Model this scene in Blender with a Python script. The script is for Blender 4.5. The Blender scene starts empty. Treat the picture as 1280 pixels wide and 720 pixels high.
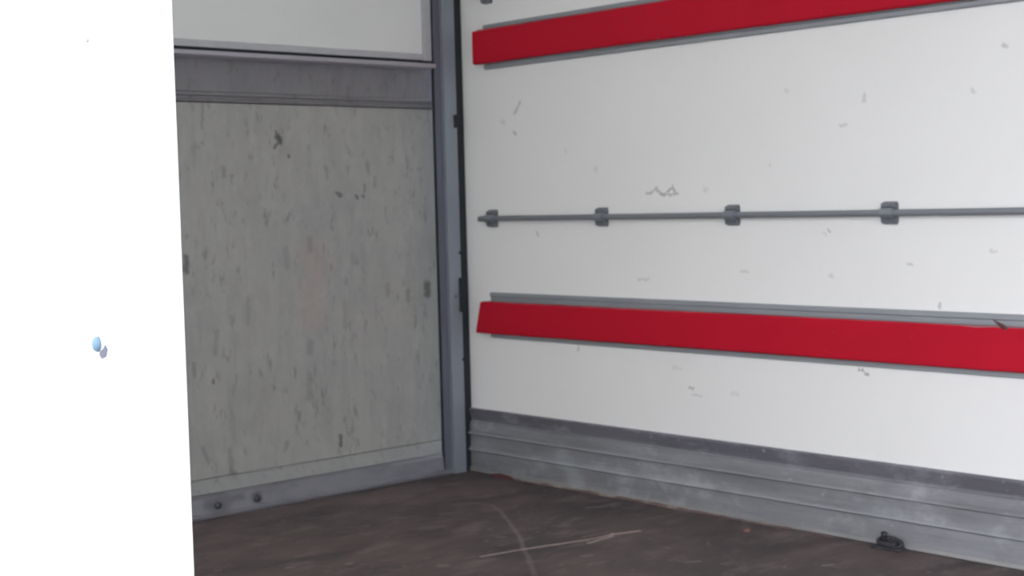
import bpy, bmesh, math, random
from mathutils import Vector, Matrix
random.seed(7)
S = bpy.context.scene
C = S.collection

# ---------------------------------------------------------------- camera
cam = bpy.data.cameras.new('camera')
cam.sensor_width = 36; cam.lens = 51.21; cam.clip_start = .02; cam.clip_end = 300
cam.dof.use_dof = True; cam.dof.focus_distance = 1.5; cam.dof.aperture_fstop = 16
co = bpy.data.objects.new('camera', cam); C.objects.link(co)
RT = Vector((0.7389255, -0.6732923, -0.0258159))
UP = Vector((0.0584832, 0.0259200, 0.9979518))
FW = Vector((0.6712442, 0.7389219, -0.0585292))
m = Matrix((RT, UP, -FW)).transposed().to_4x4(); m.translation = (0, 0, 1)
co.matrix_world = m
S.camera = co

# ---------------------------------------------------------------- sky (overcast) and exposure
w = bpy.data.worlds.new('overcast_sky'); S.world = w; w.use_nodes = True
nt = w.node_tree; bg = nt.nodes['Background']
tc = nt.nodes.new('ShaderNodeTexCoord'); sx = nt.nodes.new('ShaderNodeSeparateXYZ')
rp = nt.nodes.new('ShaderNodeValToRGB')
nt.links.new(tc.outputs['Generated'], sx.inputs[0]); nt.links.new(sx.outputs[2], rp.inputs[0])
rp.color_ramp.elements[0].position = 0; rp.color_ramp.elements[0].color = (1.0, 1.02, 1.12, 1)
rp.color_ramp.elements[1].position = .9; rp.color_ramp.elements[1].color = (.56, .60, .70, 1)
nt.links.new(rp.outputs[0], bg.inputs[0]); bg.inputs[1].default_value = 1.0
S.view_settings.view_transform = 'Standard'; S.view_settings.look = 'None'
S.view_settings.gamma = 1; S.view_settings.use_curve_mapping = False
S.view_settings.exposure = 2.30

# ---------------------------------------------------------------- sizes of the load box (metres, floor top is z = 0)
XL0, XL1 = 1.04, 1.08        # left wall, outer and inner face
XR = 3.532                   # right wall, inner face
YB = 4.14                    # rear frame
YF = -3.2                    # front bulkhead
YD = 1.908                   # rear edge of the side opening
YD0 = -3.0                   # front edge of the side opening
ZC = 2.40                    # ceiling
ZG = -0.80                   # ground

# ---------------------------------------------------------------- material helpers
def N(nt, t, **k):
    n = nt.nodes.new(t)
    for a, b in k.items(): setattr(n, a, b)
    return n

def seg_group():
    g = bpy.data.node_groups.new('segment_mask', 'ShaderNodeTree')
    for nm, ty in (('P', 'NodeSocketVector'), ('A', 'NodeSocketVector'), ('B', 'NodeSocketVector'), ('Width', 'NodeSocketFloat'), ('Amount', 'NodeSocketFloat'), ('Prev', 'NodeSocketFloat')):
        g.interface.new_socket(nm, in_out='INPUT', socket_type=ty)
    g.interface.new_socket('Mask', in_out='OUTPUT', socket_type='NodeSocketFloat')
    i = N(g, 'NodeGroupInput'); o = N(g, 'NodeGroupOutput'); L = g.links.new
    def vm(op, a, b=None):
        n = N(g, 'ShaderNodeVectorMath', operation=op); L(a, n.inputs[0])
        if b is not None: L(b, n.inputs[1])
        return n
    pa = vm('SUBTRACT', i.outputs['P'], i.outputs['A']); ba = vm('SUBTRACT', i.outputs['B'], i.outputs['A'])
    d1 = vm('DOT_PRODUCT', pa.outputs[0], ba.outputs[0]); d2 = vm('DOT_PRODUCT', ba.outputs[0], ba.outputs[0])
    ad = N(g, 'ShaderNodeMath', operation='ADD'); L(d2.outputs['Value'], ad.inputs[0]); ad.inputs[1].default_value = 1e-8
    dv = N(g, 'ShaderNodeMath', operation='DIVIDE', use_clamp=True); L(d1.outputs['Value'], dv.inputs[0]); L(ad.outputs[0], dv.inputs[1])
    sc = vm('SCALE', ba.outputs[0]); L(dv.outputs[0], sc.inputs['Scale'])
    df = vm('SUBTRACT', pa.outputs[0], sc.outputs[0]); ln = vm('LENGTH', df.outputs[0])
    q = N(g, 'ShaderNodeMath', operation='DIVIDE'); L(ln.outputs['Value'], q.inputs[0]); L(i.outputs['Width'], q.inputs[1])
    mr = N(g, 'ShaderNodeMapRange', interpolation_type='SMOOTHSTEP'); L(q.outputs[0], mr.inputs[0])
    mr.inputs[1].default_value = 1.3; mr.inputs[2].default_value = .3; mr.inputs[3].default_value = 0; mr.inputs[4].default_value = 1
    ml = N(g, 'ShaderNodeMath', operation='MULTIPLY'); L(mr.outputs[0], ml.inputs[0]); L(i.outputs['Amount'], ml.inputs[1])
    mx = N(g, 'ShaderNodeMath', operation='MAXIMUM'); L(ml.outputs[0], mx.inputs[0]); L(i.outputs['Prev'], mx.inputs[1])
    L(mx.outputs[0], o.inputs[0])
    return g
SEG = seg_group()

class Mat:
    """small builder: base colour is changed layer by layer"""
    def __init__(s, name, col, rough=.6, metal=0., spec=.5):
        s.m = bpy.data.materials.new(name); s.m.use_nodes = True; s.nt = s.m.node_tree
        s.b = s.nt.nodes['Principled BSDF']; s.L = s.nt.links.new
        s.b.inputs['Roughness'].default_value = rough; s.b.inputs['Metallic'].default_value = metal
        s.b.inputs['Specular IOR Level'].default_value = spec
        t = N(s.nt, 'ShaderNodeTexCoord'); s.P = t.outputs['Object']
        r = N(s.nt, 'ShaderNodeRGB'); r.outputs[0].default_value = (*col, 1); s.c = r.outputs[0]; s.out()
    def out(s): s.L(s.c, s.b.inputs['Base Color'])
    def noise(s, scale, stretch=(1, 1, 1), detail=5, rough=.6, seed=0):
        mp = N(s.nt, 'ShaderNodeMapping'); s.L(s.P, mp.inputs[0])
        mp.inputs['Scale'].default_value = stretch; mp.inputs['Location'].default_value = (seed * 3.1, seed * 1.7, seed * 2.3)
        n = N(s.nt, 'ShaderNodeTexNoise'); s.L(mp.outputs[0], n.inputs['Vector'])
        n.inputs['Scale'].default_value = scale; n.inputs['Detail'].default_value = detail; n.inputs['Roughness'].default_value = rough
        return n.outputs['Fac']
    def ramp(s, f, a, b, lo=0., hi=1.):
        mr = N(s.nt, 'ShaderNodeMapRange'); s.L(f, mr.inputs[0])
        for i, v in enumerate((a, b, lo, hi)): mr.inputs[i + 1].default_value = v
        return mr.outputs[0]
    def mul(s, a, b):
        n = N(s.nt, 'ShaderNodeMath', operation='MULTIPLY'); s.L(a, n.inputs[0])
        if isinstance(b, (int, float)): n.inputs[1].default_value = b
        else: s.L(b, n.inputs[1])
        return n.outputs[0]
    def mix(s, fac, col):
        n = N(s.nt, 'ShaderNodeMix', data_type='RGBA'); s.L(fac, n.inputs[0]); s.L(s.c, n.inputs[6]); n.inputs[7].default_value = (*col, 1)
        s.c = n.outputs[2]; s.out(); return s
    def marks(s, segs, wob=.004, wscale=60):
        n = N(s.nt, 'ShaderNodeTexNoise'); s.L(s.P, n.inputs['Vector']); n.inputs['Scale'].default_value = wscale; n.inputs['Detail'].default_value = 3
        a = N(s.nt, 'ShaderNodeVectorMath', operation='SUBTRACT'); s.L(n.outputs['Color'], a.inputs[0]); a.inputs[1].default_value = (.5, .5, .5)
        b = N(s.nt, 'ShaderNodeVectorMath', operation='SCALE'); s.L(a.outputs[0], b.inputs[0]); b.inputs['Scale'].default_value = wob * 2
        c = N(s.nt, 'ShaderNodeVectorMath', operation='ADD'); s.L(s.P, c.inputs[0]); s.L(b.outputs[0], c.inputs[1])
        prev = None
        for A, B, wd, am in segs:
            g = N(s.nt, 'ShaderNodeGroup'); g.node_tree = SEG; s.L(c.outputs[0], g.inputs['P'])
            g.inputs['A'].default_value = A; g.inputs['B'].default_value = B; g.inputs['Width'].default_value = wd; g.inputs['Amount'].default_value = am
            if prev: s.L(prev, g.inputs['Prev'])
            prev = g.outputs[0]
        return prev
    def bump(s, f, dist=.002, strength=.5):
        n = N(s.nt, 'ShaderNodeBump'); n.inputs['Distance'].default_value = dist; n.inputs['Strength'].default_value = strength
        s.L(f, n.inputs['Height']); s.L(n.outputs[0], s.b.inputs['Normal']); return s
    def zband(s, z0, z1):     # 1 between local heights z0 and z1
        x = N(s.nt, 'ShaderNodeSeparateXYZ'); s.L(s.P, x.inputs[0])
        return s.mul(s.ramp(x.outputs[2], z0 - .004, z0 + .004), s.ramp(x.outputs[2], z1 + .004, z1 - .004))

# ---------------------------------------------------------------- mesh helpers
def box(bm, x0, x1, y0, y1, z0, z1, bev=0.):
    r = bmesh.ops.create_cube(bm, size=1)
    for v in r['verts']:
        v.co = Vector(((x0 + x1) / 2 + v.co.x * (x1 - x0), (y0 + y1) / 2 + v.co.y * (y1 - y0), (z0 + z1) / 2 + v.co.z * (z1 - z0)))
    if bev:
        es = list({e for v in r['verts'] for e in v.link_edges})
        bmesh.ops.bevel(bm, geom=es, offset=bev, segments=2, affect='EDGES', profile=.6)
    return r['verts']

def prism(bm, pts, axis, a, b):
    """pts: closed outline in the two other axes; extruded along axis from a to b"""
    def P(u, v, t):
        return {'x': (t, u, v), 'y': (u, t, v), 'z': (u, v, t)}[axis]
    A = [bm.verts.new(P(u, v, a)) for u, v in pts]; B = [bm.verts.new(P(u, v, b)) for u, v in pts]
    n = len(pts)
    for i in range(n): bm.faces.new((A[i], A[(i + 1) % n], B[(i + 1) % n], B[i]))
    bm.faces.new(A[::-1]); bm.faces.new(B)

def tube(bm, pts, r, n=16, cap=True, closed=False):
    pts = [Vector(p) for p in pts]; rings = []
    for i, p in enumerate(pts):
        if closed: t = (pts[(i + 1) % len(pts)] - pts[i - 1]).normalized()
        else: t = (pts[min(i + 1, len(pts) - 1)] - pts[max(i - 1, 0)]).normalized()
        u = t.cross(Vector((0, 0, 1)))
        if u.length < .1: u = t.cross(Vector((1, 0, 0)))
        u.normalize(); v = t.cross(u)
        rr = r[i] if isinstance(r, (list, tuple)) else r
        rings.append([bm.verts.new(p + (u * math.cos(k * 2 * math.pi / n) + v * math.sin(k * 2 * math.pi / n)) * rr) for k in range(n)])
    m_ = len(rings)
    for i in range(m_ if closed else m_ - 1):
        a, b = rings[i], rings[(i + 1) % m_]
        for k in range(n): bm.faces.new((a[k], a[(k + 1) % n], b[(k + 1) % n], b[k]))
    if cap and not closed:
        bm.faces.new(rings[0][::-1]); bm.faces.new(rings[-1])

def dome(bm, c, n, r, h, seg=14):
    """shallow rounded head at c bulging along n"""
    n = Vector(n).normalized(); u = n.orthogonal().normalized(); v = n.cross(u); c = Vector(c)
    prof = [(1., 0.), (1., .35), (.85, .75), (.5, .97)]; rings = []
    for a, b in prof: rings.append([bm.verts.new(c + (u * math.cos(k * 2 * math.pi / seg) + v * math.sin(k * 2 * math.pi / seg)) * r * a + n * h * b) for k in range(seg)])
    for i in range(len(rings) - 1):
        for k in range(seg): bm.faces.new((rings[i][k], rings[i][(k + 1) % seg], rings[i + 1][(k + 1) % seg], rings[i + 1][k]))
    t = bm.verts.new(c + n * h)
    for k in range(seg): bm.faces.new((rings[-1][k], rings[-1][(k + 1) % seg], t))
    bm.faces.new(rings[0][::-1])

def obj(name, bm, mat, parent=None, smooth=False, origin=None):
    """bm is in world coordinates; the object gets its parent's (or the given) origin"""
    bmesh.ops.recalc_face_normals(bm, faces=bm.faces)
    o0 = Vector(origin) if origin else (Vector(parent['_o']) if parent and '_o' in parent else Vector((0, 0, 0)))
    bmesh.ops.translate(bm, verts=bm.verts, vec=-o0)
    me = bpy.data.meshes.new(name); bm.to_mesh(me); bm.free(); me.materials.append(mat.m)
    if smooth:
        for p in me.polygons: p.use_smooth = True
    o = bpy.data.objects.new(name, me); C.objects.link(o)
    if parent: o.parent = parent
    else: o.location = o0
    return o

ROOTS = []
def thing(name, loc, label, cat, group=None):
    o = bpy.data.objects.new(name, None); C.objects.link(o); o.location = loc; o.empty_display_size = .05
    o['_o'] = list(loc); o['label'] = label; o['category'] = cat
    if group: o['group'] = group
    ROOTS.append(o); return o
def tag(o, label, cat, group=None):
    o['label'] = label; o['category'] = cat
    if group: o['group'] = group
    return o
def struct(o, label=None):
    o['kind'] = 'structure'
    if label: o['label'] = label
    return o
def BM(): return bmesh.new()

# ---------------------------------------------------------------- materials
def W(y, z): return (XR, y, z)
scuff = [
 (W(3.821, 1.354), W(3.851, 1.318), .006, .45), (W(3.917, 1.292), W(3.910, 1.288), .010, .22), (W(3.858, 1.250), W(3.848, 1.247), .007, .45),
 (W(3.595, 1.177), W(3.593, 1.170), .005, .25), (W(3.455, 1.107), W(3.453, 1.100), .007, .25),
 (W(3.225, 1.020), W(3.205, 1.020), .005, .55), (W(3.205, 1.020), W(3.186, 1.030), .004, .55), (W(3.182, 1.034), W(3.165, 1.016), .005, .6),
 (W(3.165, 1.016), W(3.142, 1.014), .006, .7), (W(3.142, 1.014), W(3.112, 1.036), .005, .65), (W(3.112, 1.036), W(3.098, 1.016), .005, .6),
 (W(3.130, 1.012), W(3.090, 1.014), .005, .5), (W(2.98, 1.026), W(2.97, 1.026), .007, .2),
 (W(2.387, 1.280), W(2.387, 1.262), .006, .32), (W(2.47, 1.196), W(2.45, 1.197), .005, .3), (W(2.051, 1.266), W(2.045, 1.262), .006, .3),
 (W(1.962, 1.377), W(1.950, 1.374), .006, .4), (W(2.723, 1.091), W(2.72, 1.089), .005, .22), (W(2.66, 1.31), W(2.65, 1.31), .006, .2),
 (W(3.748, .893), W(3.744, .882), .005, .45), (W(2.516, .898), W(2.505, .893), .004, .5), (W(2.53, .888), W(2.522, .884), .004, .25),
 (W(2.152, .695), W(2.152, .680), .004, .45), (W(2.416, .495), W(2.405, .492), .004, .85), (W(2.402, .494), W(2.394, .486), .004, .9),
 (W(2.392, .484), W(2.386, .482), .005, .8), (W(3.055, .393), W(3.040, .392), .006, .55), (W(3.045, .373), W(3.005, .371), .004, .3),
 (W(2.88, .390), W(2.86, .389), .008, .16), (W(3.556, .502), W(3.555, .486), .004, .5), (W(2.249, .803), W(2.236, .800), .005, .4),
 (W(2.512, .764), W(2.500, .762), .006, .25), (W(3.27, .736), W(3.22, .738), .005, .25), (W(2.84, .770), W(2.81, .769), .005, .25),
 (W(2.0, .84), W(1.985, .838), .005, .3), (W(3.12, .455), W(3.09, .452), .005, .18),
]
M_wall = Mat('white_fibreglass_panel', (.81, .80, .76), .42)
M_wall.mix(M_wall.ramp(M_wall.noise(2.2, seed=1), .42, .75, 0, .10), (.62, .61, .56))
M_wall.mix(M_wall.ramp(M_wall.noise(38, (1, 1, .6), seed=2), .66, .78, 0, .14), (.4, .4, .38))
M_wall.mix(M_wall.marks([(A, B, w_ * 1.15, m_ * .85) for A, B, w_, m_ in scuff], .010, 70), (.16, .16, .155))
M_wall.bump(M_wall.noise(90, detail=2), .0006, .25)
M_paint = Mat('white_painted_panel', (.85, .855, .86), .35)
M_ceil = Mat('translucent_white_roof', (.82, .82, .80), .6)
def translucent(M, fac, col):      # adds translucency to a skin so daylight fills the interior
    tl = N(M.nt, 'ShaderNodeBsdfTranslucent'); tl.inputs[0].default_value = (*col, 1)
    mx = N(M.nt, 'ShaderNodeMixShader'); mx.inputs[0].default_value = fac
    M.L(M.b.outputs[0], mx.inputs[1]); M.L(tl.outputs[0], mx.inputs[2]); M.L(mx.outputs[0], M.nt.nodes['Material Output'].inputs[0])
translucent(M_ceil, .22, (.8, .8, .76))  # unseen roof made translucent as added fill light
translucent(M_paint, .55, (.97, .96, .92))  # left wall made translucent too, added fill for the rear corner

M_sh = Mat('shutter_white', (.70, .715, .685), .45)
M_sh.mix(M_sh.ramp(M_sh.noise(3, (1, 1, 2), seed=4), .4, .7, 0, .12), (.50, .51, .48))
M_alu_light = Mat('brushed_aluminium_light', (.47, .485, .495), .5, .2)
M_alu_light.mix(M_alu_light.ramp(M_alu_light.noise(14, (1, .2, 1), seed=5), .4, .75, 0, .5), (.34, .34, .37))

M_bar = Mat('bottom_bar_aluminium', (.40, .39, .42), .5, .3)
# tail lift platform: local origin (2.245, 4.18, .05)
PO = Vector((2.245, 4.205, .05))
def Q(x, z): return tuple(Vector((x, 4.205, z)) - PO)
st = [
 (Q(2.757, 1.262), Q(2.757, 1.240), .006, .75), (Q(2.764, 1.246), Q(2.772, 1.228), .011, 1.), (Q(2.760, 1.220), Q(2.748, 1.205), .007, .8), (Q(2.805, 1.180), Q(2.804, 1.172), .006, .8),
 (Q(2.478, 1.345), Q(2.473, 1.265), .006, .5), (Q(2.471, 1.224), Q(2.471, 1.218), .005, .6), (Q(2.548, 1.135), Q(2.548, 1.112), .009, .5), (Q(2.578, 1.114), Q(2.578, 1.108), .007, .5),
 (Q(2.395, .850), Q(2.395, .808), .012, .75), (Q(3.002, 1.048), Q(3.018, 1.040), .009, .7), (Q(3.084, 1.036), Q(3.088, 1.032), .008, .8), (Q(3.113, 1.038), Q(3.116, 1.034), .007, .7), (Q(3.122, 1.075), Q(3.120, 1.052), .007, .6),
 (Q(3.395, .705), Q(3.395, .672), .018, .8), (Q(3.302, .683), Q(3.304, .655), .012, .4), (Q(3.211, .715), Q(3.211, .680), .012, .4), (Q(3.285, .722), Q(3.285, .712), .010, .3),
 (Q(2.984, .190), Q(2.982, .155), .008, .8), (Q(3.015, .20), Q(3.02, .19), .006, .5), (Q(2.479, .440), Q(2.479, .432), .006, .7), (Q(2.702, .98), Q(2.704, .95), .007, .35),
 (Q(2.62, .70), Q(2.62, .62), .010, .3), (Q(2.50, .60), Q(2.49, .53), .011, .35), (Q(2.865, .53), Q(2.862, .50), .016, .4), (Q(2.86, .42), Q(2.855, .34), .014, .3),
 (Q(3.02, .66), Q(3.02, .58), .014, .3), (Q(2.78, .86), Q(2.78, .80), .013, .3), (Q(2.88, .89), Q(2.88, .85), .012, .4), (Q(3.06, .83), Q(3.06, .80), .011, .3),
 (Q(2.43, .22), Q(2.45, .17), .009, .45), (Q(2.53, .20), Q(2.54, .12), .011, .4), (Q(2.66, 1.36), Q(2.66, 1.345), .008, .3), (Q(2.41, .50), Q(2.41, .46), .008, .5), (Q(2.96, 1.14), Q(2.96, 1.10), .007, .35),
 (Q(3.17, 1.10), Q(3.165, 1.07), .008, .35), (Q(3.32, 1.17), Q(3.32, 1.14), .009, .35), (Q(2.70, 1.00), Q(2.70, .99), .006, .35), (Q(2.80, .98), Q(2.79, .96), .006, .5),
 (Q(2.30, 1.1), Q(2.29, 1.0), .012, .4), (Q(2.15, .7), Q(2.16, .6), .012, .4), (Q(1.9, .9), Q(1.9, .82), .014, .5), (Q(1.6, .4), Q(1.62, .3), .012, .5),
]
def platform_mat(name, base, marks=True, dark=0.):
    a = Mat(name, base, .62, .15)
    a.mix(a.ramp(a.noise(1.6, seed=6), .38, .68, 0, .42), (base[0] * 1.22, base[1] * 1.22, base[2] * 1.12))
    a.mix(a.ramp(a.noise(34, (1, 1, .14), 4, .6, seed=7), .50, .74, 0, .28), tuple(c * .68 for c in base))
    a.mix(a.ramp(a.noise(36, (1, 1, .38), 3, .7, seed=8), .58, .70, 0, .5), tuple(c * .42 for c in base))
    a.mix(a.ramp(a.noise(120, (1, 1, .07), 2, .5, seed=9), .5, .75, 0, .10), tuple(c * 1.2 for c in base))
    a.mix(a.ramp(a.noise(7, (1, 1, .6), 5, .7, seed=31), .47, .70, 0, .35), tuple(c * .72 for c in base))
    a.mix(a.ramp(a.noise(20, (1, 1, .5), 5, .7, seed=33), .50, .72, 0, .4), (base[0]*1.3, base[1]*1.3, base[2]*1.25))
    if marks:
        rust = a.marks([(Q(2.90, .84), Q(2.88, .62), .055, .35), (Q(2.91, .82), Q(2.92, .80), .02, .35)], .03, 14)
        a.mix(rust, (base[0] * 1.2, base[1] * .93, base[2] * .88))
        a.mix(a.marks([(A, B, w_ * 1.1, m_ * (.85 if m_ > .6 else .6)) for A, B, w_, m_ in st], .009, 45), (.055, .052, .048))
    a.bump(a.noise(60, (1, 1, .12), 3), .0012, .35)
    return a
M_plat = platform_mat('weathered_platform_aluminium', (.335, .335, .315))
M_plat2 = platform_mat('platform_rail_aluminium', (.215, .21, .22), False)
M_plat3 = platform_mat('platform_lower_rail_aluminium', (.265, .268, .262), False)
M_sill = Mat('sill_steel', (.25, .253, .27), .55, .3)
M_sill.mix(M_sill.ramp(M_sill.noise(9, (1, 1, 3), seed=11), .42, .72, 0, .5), (.15, .15, .17))
M_sill.mix(M_sill.marks([((2.441, YB, .040), (2.45, YB, .042), .05, .45), ((2.40, YB, .05), (2.53, YB, .055), .018, .4), ((2.590, YB, .040), (2.590, YB, .040), .024, .7), ((2.60, YB, .012), (2.63, YB, .012), .008, .5)], .012, 25), (.07, .07, .085))
M_post = Mat('galvanised_post', (.265, .29, .325), .45, .35)
M_post.mix(M_post.ramp(M_post.noise(6, (1, 1, .25), seed=12), .4, .72, 0, .45), (.18, .195, .225))
M_guide = Mat('guide_channel_metal', (.150, .160, .195), .5, .35)
M_guide.mix(M_guide.ramp(M_guide.noise(7, (1, 1, .3), seed=13), .45, .7, 0, .4), (.11, .11, .12))
M_black = Mat('black_rubber', (.022, .027, .030), .7, spec=.3)
M_blackm = Mat('black_steel', (.035, .035, .040), .55, .2)
M_blackm.mix(M_blackm.ramp(M_blackm.noise(60, seed=14), .5, .75, 0, .6), (.11, .10, .10))

def kick_mat(name, base):
    a = Mat(name, base, .5, .35)
    a.mix(a.ramp(a.noise(9, (1, .16, 1.5), 6, .65, seed=15), .40, .70, 0, .6), tuple(c * .5 for c in base))
    a.mix(a.ramp(a.noise(12, (1, .5, 1.2), 6, .7, seed=35), .50, .66, 0, .45), tuple(c * .6 for c in base))
    a.mix(a.ramp(a.noise(5, (1, 1, 1.6), 6, .65, seed=16), .52, .70, 0, .6), tuple(min(1, c * 1.75) for c in base))
    a.mix(a.ramp(a.noise(42, (1, .7, 1), 2, .5, seed=17), .70, .78, 0, .7), (.52, .54, .54))
    return a
M_kick = kick_mat('kick_plate_aluminium', (.32, .322, .33))
M_kick.mix(M_kick.marks([((XR, 3.64, .11), (XR, 3.56, .03), .045, .55), ((XR, 3.60, .05), (XR, 3.55, .04), .03, .5), ((XR, 2.38, .09), (XR, 2.30, .10), .03, .35)], .03, 20), (.46, .49, .49))
M_kick.mix(M_kick.marks([((XR, 2.72, .158), (XR, 2.715, .158), .006, .9), ((XR, 2.147, .176), (XR, 2.14, .176), .007, .9), ((XR, 2.15, .07), (XR, 2.14, .07), .008, .6), ((XR, 3.0, .19), (XR, 2.95, .185), .006, .5)], .003, 60), (.68, .70, .72))
M_kick.mix(M_kick.mul(M_kick.zband(-.02, .014), .5), (.40, .38, .34))
M_kick.mix(M_kick.mul(M_kick.ramp(M_kick.noise(3, (1, .35, 7), 6, .7, seed=40), .45, .68), .5), (.16, .16, .175))
M_kick.mix(M_kick.mul(M_kick.zband(.0815, .085), M_kick.ramp(M_kick.noise(6, (1, .4, 1), seed=41), .35, .6, .1, .6)), (.62, .63, .64))  # highlight painted along the lower rib tip, broken up like edge wear
M_kick.mix(M_kick.mul(M_kick.zband(.1435, .147), M_kick.ramp(M_kick.noise(6, (1, .4, 1), seed=42), .35, .6, .1, .6)), (.62, .63, .64))  # same painted highlight on the upper rib tip
M_kick2 = kick_mat('kick_plate_dark_band', (.205, .200, .225))  # top band has a darker base colour than the plate below
M_kick2.mix(M_kick2.mul(M_kick2.ramp(M_kick2.noise(16, (1, .4, 1), 5, .7, seed=43), .56, .70), .6), (.42, .43, .45))
M_kick2.mix(M_kick2.marks([((XR, y_, .222), (XR, y_ - l_, .220), .007, .9) for y_, l_ in ((3.86, .05), (3.72, .02), (3.0, .04), (2.92, .03), (2.73, .01), (2.26, .02), (1.98, .05))], .006, 50), (.6, .61, .62))
M_back = Mat('backing_rail_aluminium', (.295, .315, .325), .5, .35)
M_back.mix(M_back.ramp(M_back.noise(24, (1, .15, 1), seed=18), .45, .75, 0, .4), (.45, .46, .47))
M_red = Mat('red_board', (.47, .008, .024), .6, spec=.12)
M_red.mix(M_red.ramp(M_red.noise(7, (1, .25, 1), 5, .6, seed=19), .42, .72, 0, .35), (.34, .006, .020))
M_red.mix(M_red.ramp(M_red.noise(55, (1, .5, 1), 2, .5, seed=20), .71, .80, 0, .35), (.62, .14, .16))
M_pink = Mat('worn_board_edge', (.36, .12, .13), .7)
M_pink.mix(M_pink.ramp(M_pink.noise(25, (1, .2, 1), seed=21), .42, .6, 0, .8), (.22, .02, .035))
M_tube = Mat('lashing_tube_steel', (.235, .245, .26), .45, .4)
M_clip = Mat('cast_bracket_metal', (.19, .20, .215), .5, .4)
M_saddle = Mat('bracket_saddle_metal', (.27, .29, .31), .4, .5)
M_bolt = Mat('dirty_bolt', (.07, .07, .085), .5, .4)
M_blue = Mat('blue_plastic', (.13, .22, .29), .5)
M_dark = Mat('dark_patch', (.12, .12, .15), .7)
M_grey = Mat('grey_rivet', (.36, .36, .36), .5)
M_seal = Mat('dirty_sealant', (.15, .10, .09), .8)
M_seal.mix(M_seal.ramp(M_seal.noise(22, (1, .4, 1), seed=23), .45, .62, 0, .9), (.32, .27, .225))
M_scrap = Mat('red_brown_scrap', (.085, .030, .030), .8)
M_chip = Mat('orange_brown_chip', (.17, .085, .06), .75)

# floor
def F(x, y): return (x, y, 0)
M_floor = Mat('worn_plywood_floor', (.132, .098, .091), .62, spec=.28)
M_floor.mix(M_floor.ramp(M_floor.noise(1.5, (1, 1, 1), 5, .6, seed=25), .40, .60, 0, .85), (.070, .061, .055))
M_floor.mix(M_floor.ramp(M_floor.noise(5, (.45, 1, 1), 5, .65, seed=26), .44, .64, 0, .75), (.046, .042, .042))
M_floor.mix(M_floor.ramp(M_floor.noise(11, (.5, 1, 1), 5, .7, seed=27), .52, .70, 0, .6), (.215, .175, .165))
M_floor.mix(M_floor.ramp(M_floor.noise(36, (.7, 1, 1), 2, .5, seed=28), .68, .77, 0, .5), (.26, .235, .22))
arc = [(3.05, 3.74), (3.128, 3.665), (3.152, 3.600), (3.112, 3.510), (3.002, 3.340), (2.897, 3.182), (2.802, 3.062), (2.717, 2.947), (2.625, 2.829), (2.52, 2.72)]
M_floor.mix(M_floor.marks([(F(*arc[i]), F(*arc[i + 1]), .009, [.15, .2, .3, .35, .4, .4, .3, .25, .15][i]) for i in range(9)], .006, 30), (.30, .25, .23))
fl = [(a, b, w_ * 1.25, m_) for a, b, w_, m_ in [(F(2.665, 3.092), F(2.809, 3.066), .006, .85), (F(2.809, 3.066), F(3.009, 3.010), .007, .9), (F(3.009, 3.010), F(3.10, 3.005), .006, .8), (F(3.10, 3.005), F(3.194, 2.975), .008, .9),
      (F(2.985, 2.980), F(3.085, 2.988), .007, .7), (F(3.085, 2.988), F(3.120, 3.012), .007, .8), (F(3.03, 3.045), F(3.12, 3.032), .005, .3)]]
M_floor.mix(M_floor.marks(fl, .006, 26), (.44, .35, .32))
sp = [(F(2.86, 3.24), F(2.87, 3.22), .008, .4), (F(3.38, 3.30), F(3.33, 3.33), .010, .35), (F(2.36, 3.31), F(2.37, 3.31), .010, .45), (F(2.22, 3.40), F(2.23, 3.40), .012, .35), (F(2.52, 3.1), F(2.53, 3.09), .014, .3),
      (F(2.86, 2.88), F(2.88, 2.87), .010, .35), (F(3.22, 2.32), F(3.24, 2.31), .010, .5), (F(3.0, 2.62), F(3.03, 2.60), .010, .35)]
M_floor.mix(M_floor.marks(sp, .006, 40), (.33, .31, .29))
M_floor.bump(M_floor.noise(30, (.4, 1, 1), 5), .002, .4)
M_ground = Mat('yard_asphalt', (.24, .24, .235), .9)
M_ground.mix(M_ground.ramp(M_ground.noise(3, seed=30), .4, .7, 0, .5), (.18, .18, .18))
M_frame = Mat('chassis_steel', (.05, .05, .055), .6)

# ---------------------------------------------------------------- the setting
b = BM(); box(b, -40, 40, -40, 40, ZG - .1, ZG); struct(obj('ground', b, M_ground), 'grey asphalt yard the lorry stands on')
b = BM(); box(b, XL1, XR + .04, YF, YB + .02, -.03, 0)
fl_o = struct(obj('floor', b, M_floor), 'worn dark brown plywood load floor with pale scratches')
b = BM(); box(b, XL0, XR + .05, YF - .04, 4.30, -.13, -.03)
obj('floor_frame', b, M_alu_light, fl_o)
b = BM()
box(b, 1.75, 1.87, YF, 4.2, -.35, -.13); box(b, 2.75, 2.87, YF, 4.2, -.35, -.13)
for yy in (-2, -1, 0, 1, 2, 3, 4): box(b, 1.2, 3.4, yy - .04, yy + .04, -.19, -.13)
obj('chassis_rails', b, M_frame, fl_o)
for xx in (1.22, 3.12):
    for yy in (2.6,):
        b = BM(); tube(b, [(xx, yy, ZG + .31), (xx + .02, yy, ZG + .31), (xx + .23, yy, ZG + .31), (xx + .25, yy, ZG + .31)], [.28, .31, .31, .28], 32)
        obj('wheel', b, M_black, fl_o)

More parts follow.
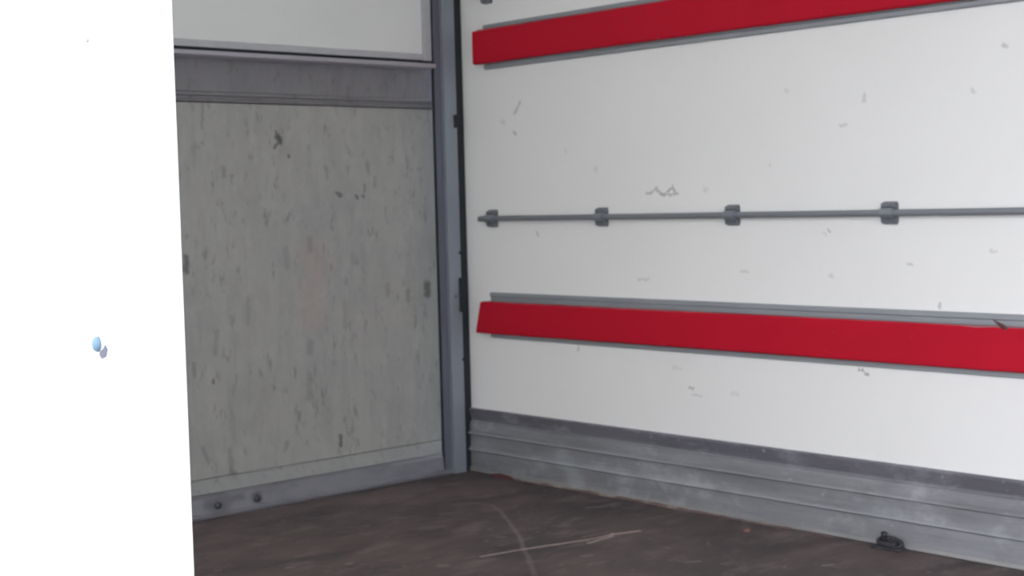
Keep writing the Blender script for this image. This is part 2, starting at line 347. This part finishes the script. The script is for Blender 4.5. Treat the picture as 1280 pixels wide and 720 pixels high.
b = BM(); box(b, XR, XR + .04, YF, YB + .02, 0, ZC)
wr = struct(obj('wall_right', b, M_wall), 'white fibreglass right side wall with small black scuffs')
b = BM(); box(b, XL0, XL1, YD, 4.30, -.12, ZC)
wl = struct(obj('wall_left', b, M_paint), 'bright white left side wall behind the side opening')
b = BM(); box(b, XL0, XL1, YF - .04, YD0, -.12, ZC); box(b, XL0, XL1, YD0, YD, 2.33, ZC)
obj('front_panel', b, M_paint, wl)
b = BM(); box(b, XL1, XR, YF - .04, YF, 0, ZC); struct(obj('wall_front', b, M_wall))
b = BM(); box(b, XL0, XR + .04, YF - .04, 4.30, ZC, ZC + .002); struct(obj('ceiling', b, M_ceil), 'white translucent roof skin')
# rear sill beam under the platform, with two bolts
b = BM()
prism(b, [(YB + .10, -.03), (YB, -.03), (YB - .004, .004), (YB - .012, .008), (YB - .012, .014), (YB, .018), (YB + .004, .066), (YB + .020, .072), (YB + .10, .072)], 'x', XL1 + .001, 3.485)
sill = struct(obj('trim_1', b, M_sill), 'grey steel rear sill along the floor edge')
for i, (x, z) in enumerate(((2.441, .038), (2.590, .039))):
    b = BM(); dome(b, (x, YB + .002, z), (0, -1, .05), .013, .010)
    o = obj('bolt', b, M_bolt, sill, True); o['label'] = 'dark dirty bolt head'
# wall behind the left post / header out of the frame
b = BM(); box(b, XL1, XR, YB + .06, YB + .12, 2.15, ZC); struct(obj('trim_2', b, M_sill))

# ---------------------------------------------------------------- kick plate along the right wall (aluminium extrusion)
o_ = XR
bb_ = [(o_ + .001, 0), (o_ - .016, 0), (o_ - .021, .004), (o_ - .020, .014), (o_ - .014, .019), (o_ - .013, .076), (o_ - .025, .082), (o_ - .0145, .0925),
        (o_ - .013, .138), (o_ - .026, .144), (o_ - .0145, .155), (o_ - .012, .184), (o_ - .004, .189), (o_ - .004, .192), (o_ + .001, .192)]
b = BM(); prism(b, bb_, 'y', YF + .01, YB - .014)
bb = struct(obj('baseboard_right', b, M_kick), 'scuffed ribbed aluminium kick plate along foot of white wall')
b = BM(); prism(b, [(o_ + .001, .1925), (o_ - .006, .1925), (o_ - .006, .196), (o_ - .016, .230), (o_ - .016, .234), (o_ - .013, .237), (o_ + .001, .237)], 'y', YF + .01, YB - .014)
tb = obj('top_band', b, M_kick2, bb); tb['label'] = 'darker top band'
b = BM(); pts = []; rr = []
y = 4.02
while y > 2.45:
    pts.append((o_ - .026 + random.uniform(-.004, .002), y, .002 + random.uniform(-.001, .001))); rr.append(random.uniform(.002, .008) * (1 if 3.0 < y < 3.75 else .55)); y -= .035
tube(b, pts, rr, 8)
sb = obj('sealant_bead', b, M_seal, bb, True); sb['label'] = 'crumbling pinkish sealant bead'

# ---------------------------------------------------------------- red boards on aluminium backing rails
def red_rail(zb0, zb1, zr0, zr1, yend, skew, label, cut):
    base = (XR, 1.0, zb0)
    t = thing('protective_rail', base, label, 'wall rail', 'red boards on aluminium backing rails')
    b = BM(); x = XR
    prism(b, [(x, zb0), (x - .008, zb0), (x - .013, zb0 + .003), (x - .013, zb0 + .014), (x - .008, zb0 + .017), (x - .008, zb1 - .017), (x - .013, zb1 - .014), (x - .013, zb1 - .003), (x - .008, zb1), (x, zb1)], 'y', YF + .05, yend - .035)
    obj('backing_rail', b, M_back, t)
    # board: outline in y-z with an uneven sawn end
    b = BM(); x0, x1 = x - .0135, x - .036
    n = 150; y0 = YF + .08; top = []; bot = []
    for i in range(n + 1):
        yy = y0 + (yend - y0) * i / n
        dz = .0012 * math.sin(yy * 3.1) + random.uniform(-.0006, .0006)
        top.append([yy, zr1 + dz]); bot.append([yy, zr0 + .0010 * math.sin(yy * 2.3 + 1) + random.uniform(-.0004, .0004)])
    top[-1][0] += skew[0]; bot[-1][0] += skew[1]
    for c0, c1, d in cut:                       # splintered places on the upper edge
        for p in top:
            if c0 < p[0] < c1: p[1] -= d
    rows = []
    for k in range(n + 1):
        (ya, za), (yb_, zb_) = top[k], bot[k]
        sect = [(x0, ya, za), (x1 + .004, ya, za), (x1, ya, za - .005), (x1, yb_, zb_ + .005), (x1 + .004, yb_, zb_), (x0, yb_, zb_)]
        rows.append([b.verts.new(p) for p in sect])
    for k in range(n):
        for j in range(6): b.faces.new((rows[k][j], rows[k][(j + 1) % 6], rows[k + 1][(j + 1) % 6], rows[k + 1][j]))
    b.faces.new(rows[0]); b.faces.new(rows[-1][::-1])
    rb = obj('board', b, M_red, t)
    b = BM(); box(b, x1 + .005, x0 - .0005, y0 + .01, yend - .02, zr1 - .003, zr1 + .0022)
    we = obj('worn_edge', b, M_pink, rb); we['label'] = 'faded pinkish upper edge of board'
    for c0 in ([3.99, 3.42, 2.85, 2.28, 1.71]):
        b = BM(); dome(b, (x1, c0 - .05, (zr0 + zr1) / 2), (-1, 0, 0), .0035, .001, 10)
        obj('screw', b, M_red, rb, True)
    return t, rb
t1, r1 = red_rail(1.484, 1.645, 1.505, 1.624, 4.030, (0, 0), 'upper red board on grey backing rail, near top of white wall', [])
t2, r2 = red_rail(.507, .674, .525, .640, 4.030, (-.006, .022), 'lower red board on grey backing rail, between lashing tube and kick plate', [(1.985, 2.045, .003), (3.58, 3.60, -.003)])
# splinter standing off the upper edge of the lower board
b = BM(); tube(b, [(XR - .030, 1.935, .632), (XR - .032, 1.950, .645), (XR - .034, 1.975, .660)], [.0065, .005, .0012], 6)
sp_ = obj('splinter', b, M_scrap, r2); sp_['label'] = 'dark splinter sticking up from upper edge'; sp_.parent = r2
# two-piece boards carry the root origin: fix the sub-part offset
for rb in (r1, r2):
    o0 = Vector((XR, 1.0, 1.484 if rb is r1 else .507))
    for ch in rb.children:
        ch.data.transform(Matrix.Translation(-o0))
        ch.location = (0, 0, 0)

# ---------------------------------------------------------------- lashing tubes with brackets
CL = [3.975, 3.420, 2.861, 2.302, 1.744, 1.186, .628, .07, -.49, -1.05, -1.6, -2.15]
def lashing(z, label):
    t = thing('lashing_rail', (XR, 1.0, z), label, 'lashing rail', 'grey lashing rails along the white wall')
    xc = XR - .020
    b = BM(); tube(b, [(xc, 4.036, z), (xc, 4.030, z), (xc, YF + .1, z), (xc, YF + .09, z)], [.008, .0098, .0098, .006], 16)
    obj('tube', b, M_tube, t, False)
    first = None
    for yc in CL:
        if first is None:
            b = BM(); o0 = Vector((XR, yc, z))
            # base plate with cropped corners
            w_, h_, e = .024, .031, .005
            prism(b, [(-w_ + e, h_), (w_ - e, h_), (w_, h_ - e), (w_, -h_ + e), (w_ - e, -h_), (-w_ + e, -h_), (-w_, -h_ + e), (-w_, h_ - e)], 'x', -.001, -.009)
            for s in (-1, 1):      # lobes reaching out round the tube
                prism(b, [(-.001, s * .012), (-.016, s * .013), (-.021, s * .018), (-.018, s * .027), (-.001, s * .032)], 'y', -.0215, .0215)
            me = bpy.data.meshes.new('bracket'); bmesh.ops.recalc_face_normals(b, faces=b.faces); b.to_mesh(me); b.free(); me.materials.append(M_clip.m)
            b = BM(); pr = []
            for k in range(13):
                a = math.radians(-105 + 210 * k / 12); pr.append((-.020 - .0145 * math.cos(a), .0145 * math.sin(a)))
            for k in range(12, -1, -1):
                a = math.radians(-105 + 210 * k / 12); pr.append((-.020 - .0104 * math.cos(a), .0104 * math.sin(a)))
            prism(b, pr, 'y', -.019, .019)
            me2 = bpy.data.meshes.new('saddle'); bmesh.ops.recalc_face_normals(b, faces=b.faces); b.to_mesh(me2); b.free(); me2.materials.append(M_saddle.m)
            first = True
        br = bpy.data.objects.new('bracket', me); C.objects.link(br); br.parent = t; br.location = (0, yc - 1.0, 0)
        sd = bpy.data.objects.new('saddle', me2); C.objects.link(sd); sd.parent = br
    return t
lashing(.944, 'grey lashing tube on brackets, midway between the two red boards')
lashing(1.751, 'grey lashing tube on brackets, above the upper red board')

# ---------------------------------------------------------------- corner post between tail lift and right wall
def corner_post(mirror, label):
    t = thing('corner_post', (3.45 if not mirror else 1.15, YB, 0), label, 'post')
    def X(x): return x if not mirror else XL1 + (XR - x)
    def bx(b, x0, x1, *a): box(b, min(X(x0), X(x1)), max(X(x0), X(x1)), *a)
    b = BM(); bx(b, 3.432, 3.489, YB - .022, YB + .028, .0, ZC - .002, .003)
    obj('face_plate', b, M_post, t)
    b = BM()
    bx(b, 3.399, 3.4315, YB - .004, YB + .010, .02, ZC - .002)
    bx(b, 3.399, 3.404, YB - .008, YB + .008, .02, ZC - .002)
    g = obj('guide_channel', b, M_guide, t); g['label'] = 'darker channel the shutter runs in'
    b = BM(); bx(b, 3.3935, 3.3985, YB - .004, YB + .004, .09, 1.488)  # black strip drawn for the shaded gap beside the platform
    obj('gap_strip', b, M_black, t)['label'] = 'thin black strip for the shaded gap'
    b = BM(); bx(b, 3.4892, 3.531, YB - .010, YB + .02, .0, ZC - .002)
    s = obj('corner_seal', b, M_black, t); s['label'] = 'black rubber seal in the wall corner'
    for z0, z1, w_ in ((1.280, 1.327, .016), (.815, .826, .008), (.600, .727, .014), (.418, .428, .007)):
        b = BM(); bx(b, 3.4885 - w_, 3.494, YB - .032, YB - .0225, z0, z1, .002)
        obj('seal_lug', b, M_black, t)
    for z in (.66,):
        b = BM(); dome(b, (X(3.460), YB - .022, z), (0, -1, 0), .007, .003); obj('rivet', b, M_guide, t, True)
    return t
corner_post(False, 'tall grey galvanised corner post with black seal beside white right wall')
corner_post(True, 'left corner post hidden behind bright white side wall')

# ---------------------------------------------------------------- folded-up tail lift platform
t = thing('tail_lift_platform', tuple(PO), 'stained grey metal tail lift platform closing lower half of rear opening', 'tail lift')
x0, x1 = 1.145, 3.475; y0, y1 = 4.205, 4.25
b = BM(); box(b, x0, x1, y0, y1, .118, 1.352, .002); obj('panel', b, M_plat, t)
b = BM(); box(b, x0, x1, y1 + .001, y1 + .010, .076, 1.56); obj('back_skin', b, M_plat2, t)
b = BM()
prism(b, [(y0 + .004, 1.3545), (y0 - .002, 1.3545), (y0 - .008, 1.357), (y0 - .008, 1.361), (y0 + .003, 1.366), (y0 + .003, 1.373), (y0 - .007, 1.377), (y0 - .007, 1.384), (y0 + .003, 1.390), (y0 + .004, 1.56), (y1, 1.56), (y1, 1.3545)], 'x', x0, x1)
obj('top_rail', b, M_plat2, t)['label'] = 'smoother darker top rail with two ribs'
b = BM()
prism(b, [(y1, .1165), (y0 + .001, .1165), (y0 - .004, .111), (y0 - .026, .0735), (y1, .0735)], 'x', x0, x1)
obj('bottom_rail', b, M_plat3, t)['label'] = 'sloping bottom rail of platform'

# ---------------------------------------------------------------- roller shutter, lowest panel
t = thing('door_1', (2.3, YB, 1.5), 'off-white roller shutter above the grey tail lift platform', 'shutter')
t['kind'] = 'structure'; del t['category']
for z0, z1 in ((1.546, 2.02), (2.024, 2.31)):
    b = BM(); box(b, XL1 + .13, 3.3575, YB + .006, YB + .030, z0, z1, .002); obj('panel', b, M_sh, t)
for xa, xb in ((3.358, 3.397), (XL1 + .09, XL1 + .129)):
    b = BM(); box(b, xa, xb, YB + .001, YB + .034, 1.522, 2.31, .002); obj('side_stile', b, M_alu_light, t)['label'] = 'grey metal side stile'
b = BM(); box(b, XL1 + .13, 3.3575, YB + .002, YB + .034, 1.524, 1.5455, .0015)
obj('lower_frame', b, M_alu_light, t)['label'] = 'grey lower frame of shutter'
b = BM(); prism(b, [(YB + .06, 1.494), (YB - .012, 1.494), (YB - .020, 1.498), (YB - .020, 1.508), (YB - .012, 1.512), (YB + .06, 1.512)], 'x', XL1 + .09, 3.397)
obj('bottom_bar', b, M_bar, t)['label'] = 'pale metal bottom bar'
b = BM(); box(b, XL1 + .09, 3.397, YB + .010, YB + .055, 1.5122, 1.5238)  # black strip fills the dark gap above the bottom bar
obj('seam_strip', b, M_black, t)['label'] = 'black strip in the seam'

# ---------------------------------------------------------------- small things
t = thing('lashing_ring', (XR - .04, 2.295, 0), 'small black lashing ring fitting on floor at foot of kick plate', 'ring fitting')
b = BM(); box(b, XR - .062, XR - .0245, 2.250, 2.340, .0005, .008, .002); box(b, XR - .052, XR - .030, 2.268, 2.322, .008, .022, .004)
obj('base_plate', b, M_blackm, t)
b = BM(); pts = []
for k in range(20):
    a = k * 2 * math.pi / 20; pts.append((XR - .040 + .010 * math.sin(a) * .6, 2.292 + .040 * math.cos(a), .018 + .012 * math.sin(a)))
tube(b, pts, .0055, 8, closed=True); obj('ring', b, M_blackm, t, True)
b = BM(); tube(b, [(XR - .040, 2.312, .018), (XR - .040, 2.312, .036), (XR - .040, 2.310, .044), (XR - .040, 2.310, .047)], [.008, .008, .010, .006], 10)
obj('knob', b, M_blackm, t, True)

def shard(name, pts, h, mat, label, cat):
    b = BM(); c = Vector((sum(p[0] for p in pts) / len(pts), sum(p[1] for p in pts) / len(pts), 0))
    lo = [b.verts.new((x, y, .0004)) for x, y in pts]; hi = [b.verts.new((c.x + (x - c.x) * .75, c.y + (y - c.y) * .75, h * random.uniform(.7, 1.1))) for x, y in pts]
    n = len(pts)
    for i in range(n): b.faces.new((lo[i], lo[(i + 1) % n], hi[(i + 1) % n], hi[i]))
    b.faces.new(lo[::-1]); top = b.verts.new((c.x, c.y, h * 1.15))
    for i in range(n): b.faces.new((hi[i], hi[(i + 1) % n], top))
    return tag(obj(name, b, mat, origin=c), label, cat)
shard('wood_scrap', [(3.495, 3.995), (3.508, 3.96), (3.506, 3.90), (3.494, 3.86), (3.486, 3.92), (3.482, 3.97)], .013, M_scrap, 'dark red scrap on floor at far end of kick plate', 'scrap')
shard('wood_chip', [(3.395, 2.742), (3.415, 2.733), (3.412, 2.718), (3.398, 2.715), (3.386, 2.728)], .009, M_chip, 'tiny orange-brown chip on floor beside kick plate', 'chip')

t = thing('blue_plug', (XL0, 2.10, .79), 'small blue plug with dark scrape on bright white wall', 'plug')
b = BM(); dome(b, (XL0, 2.106, .797), (-1, 0, 0), .0115, .007); 
for v in b.verts: v.co.z = .797 + (v.co.z - .797) * 1.05
obj('cap', b, M_blue, t, True)
b = BM(); prism(b, [(2.080, .797), (2.074, .790), (2.080, .779), (2.092, .775), (2.100, .780), (2.098, .786), (2.088, .790)], 'x', XL0 - .0012, XL0)  # small flat dark shape below the cap
obj('patch', b, M_dark, t)['label'] = 'dark scrape below the plug'
b = BM(); dome(b, (XL0, 2.098, 1.266), (-1, 0, 0), .0045, .002)
tag(obj('rivet', b, M_grey, None, True, (XL0, 2.098, 1.266)), 'tiny pale grey rivet high on bright white wall', 'rivet')

for o in ROOTS:
    if '_o' in o: del o['_o']
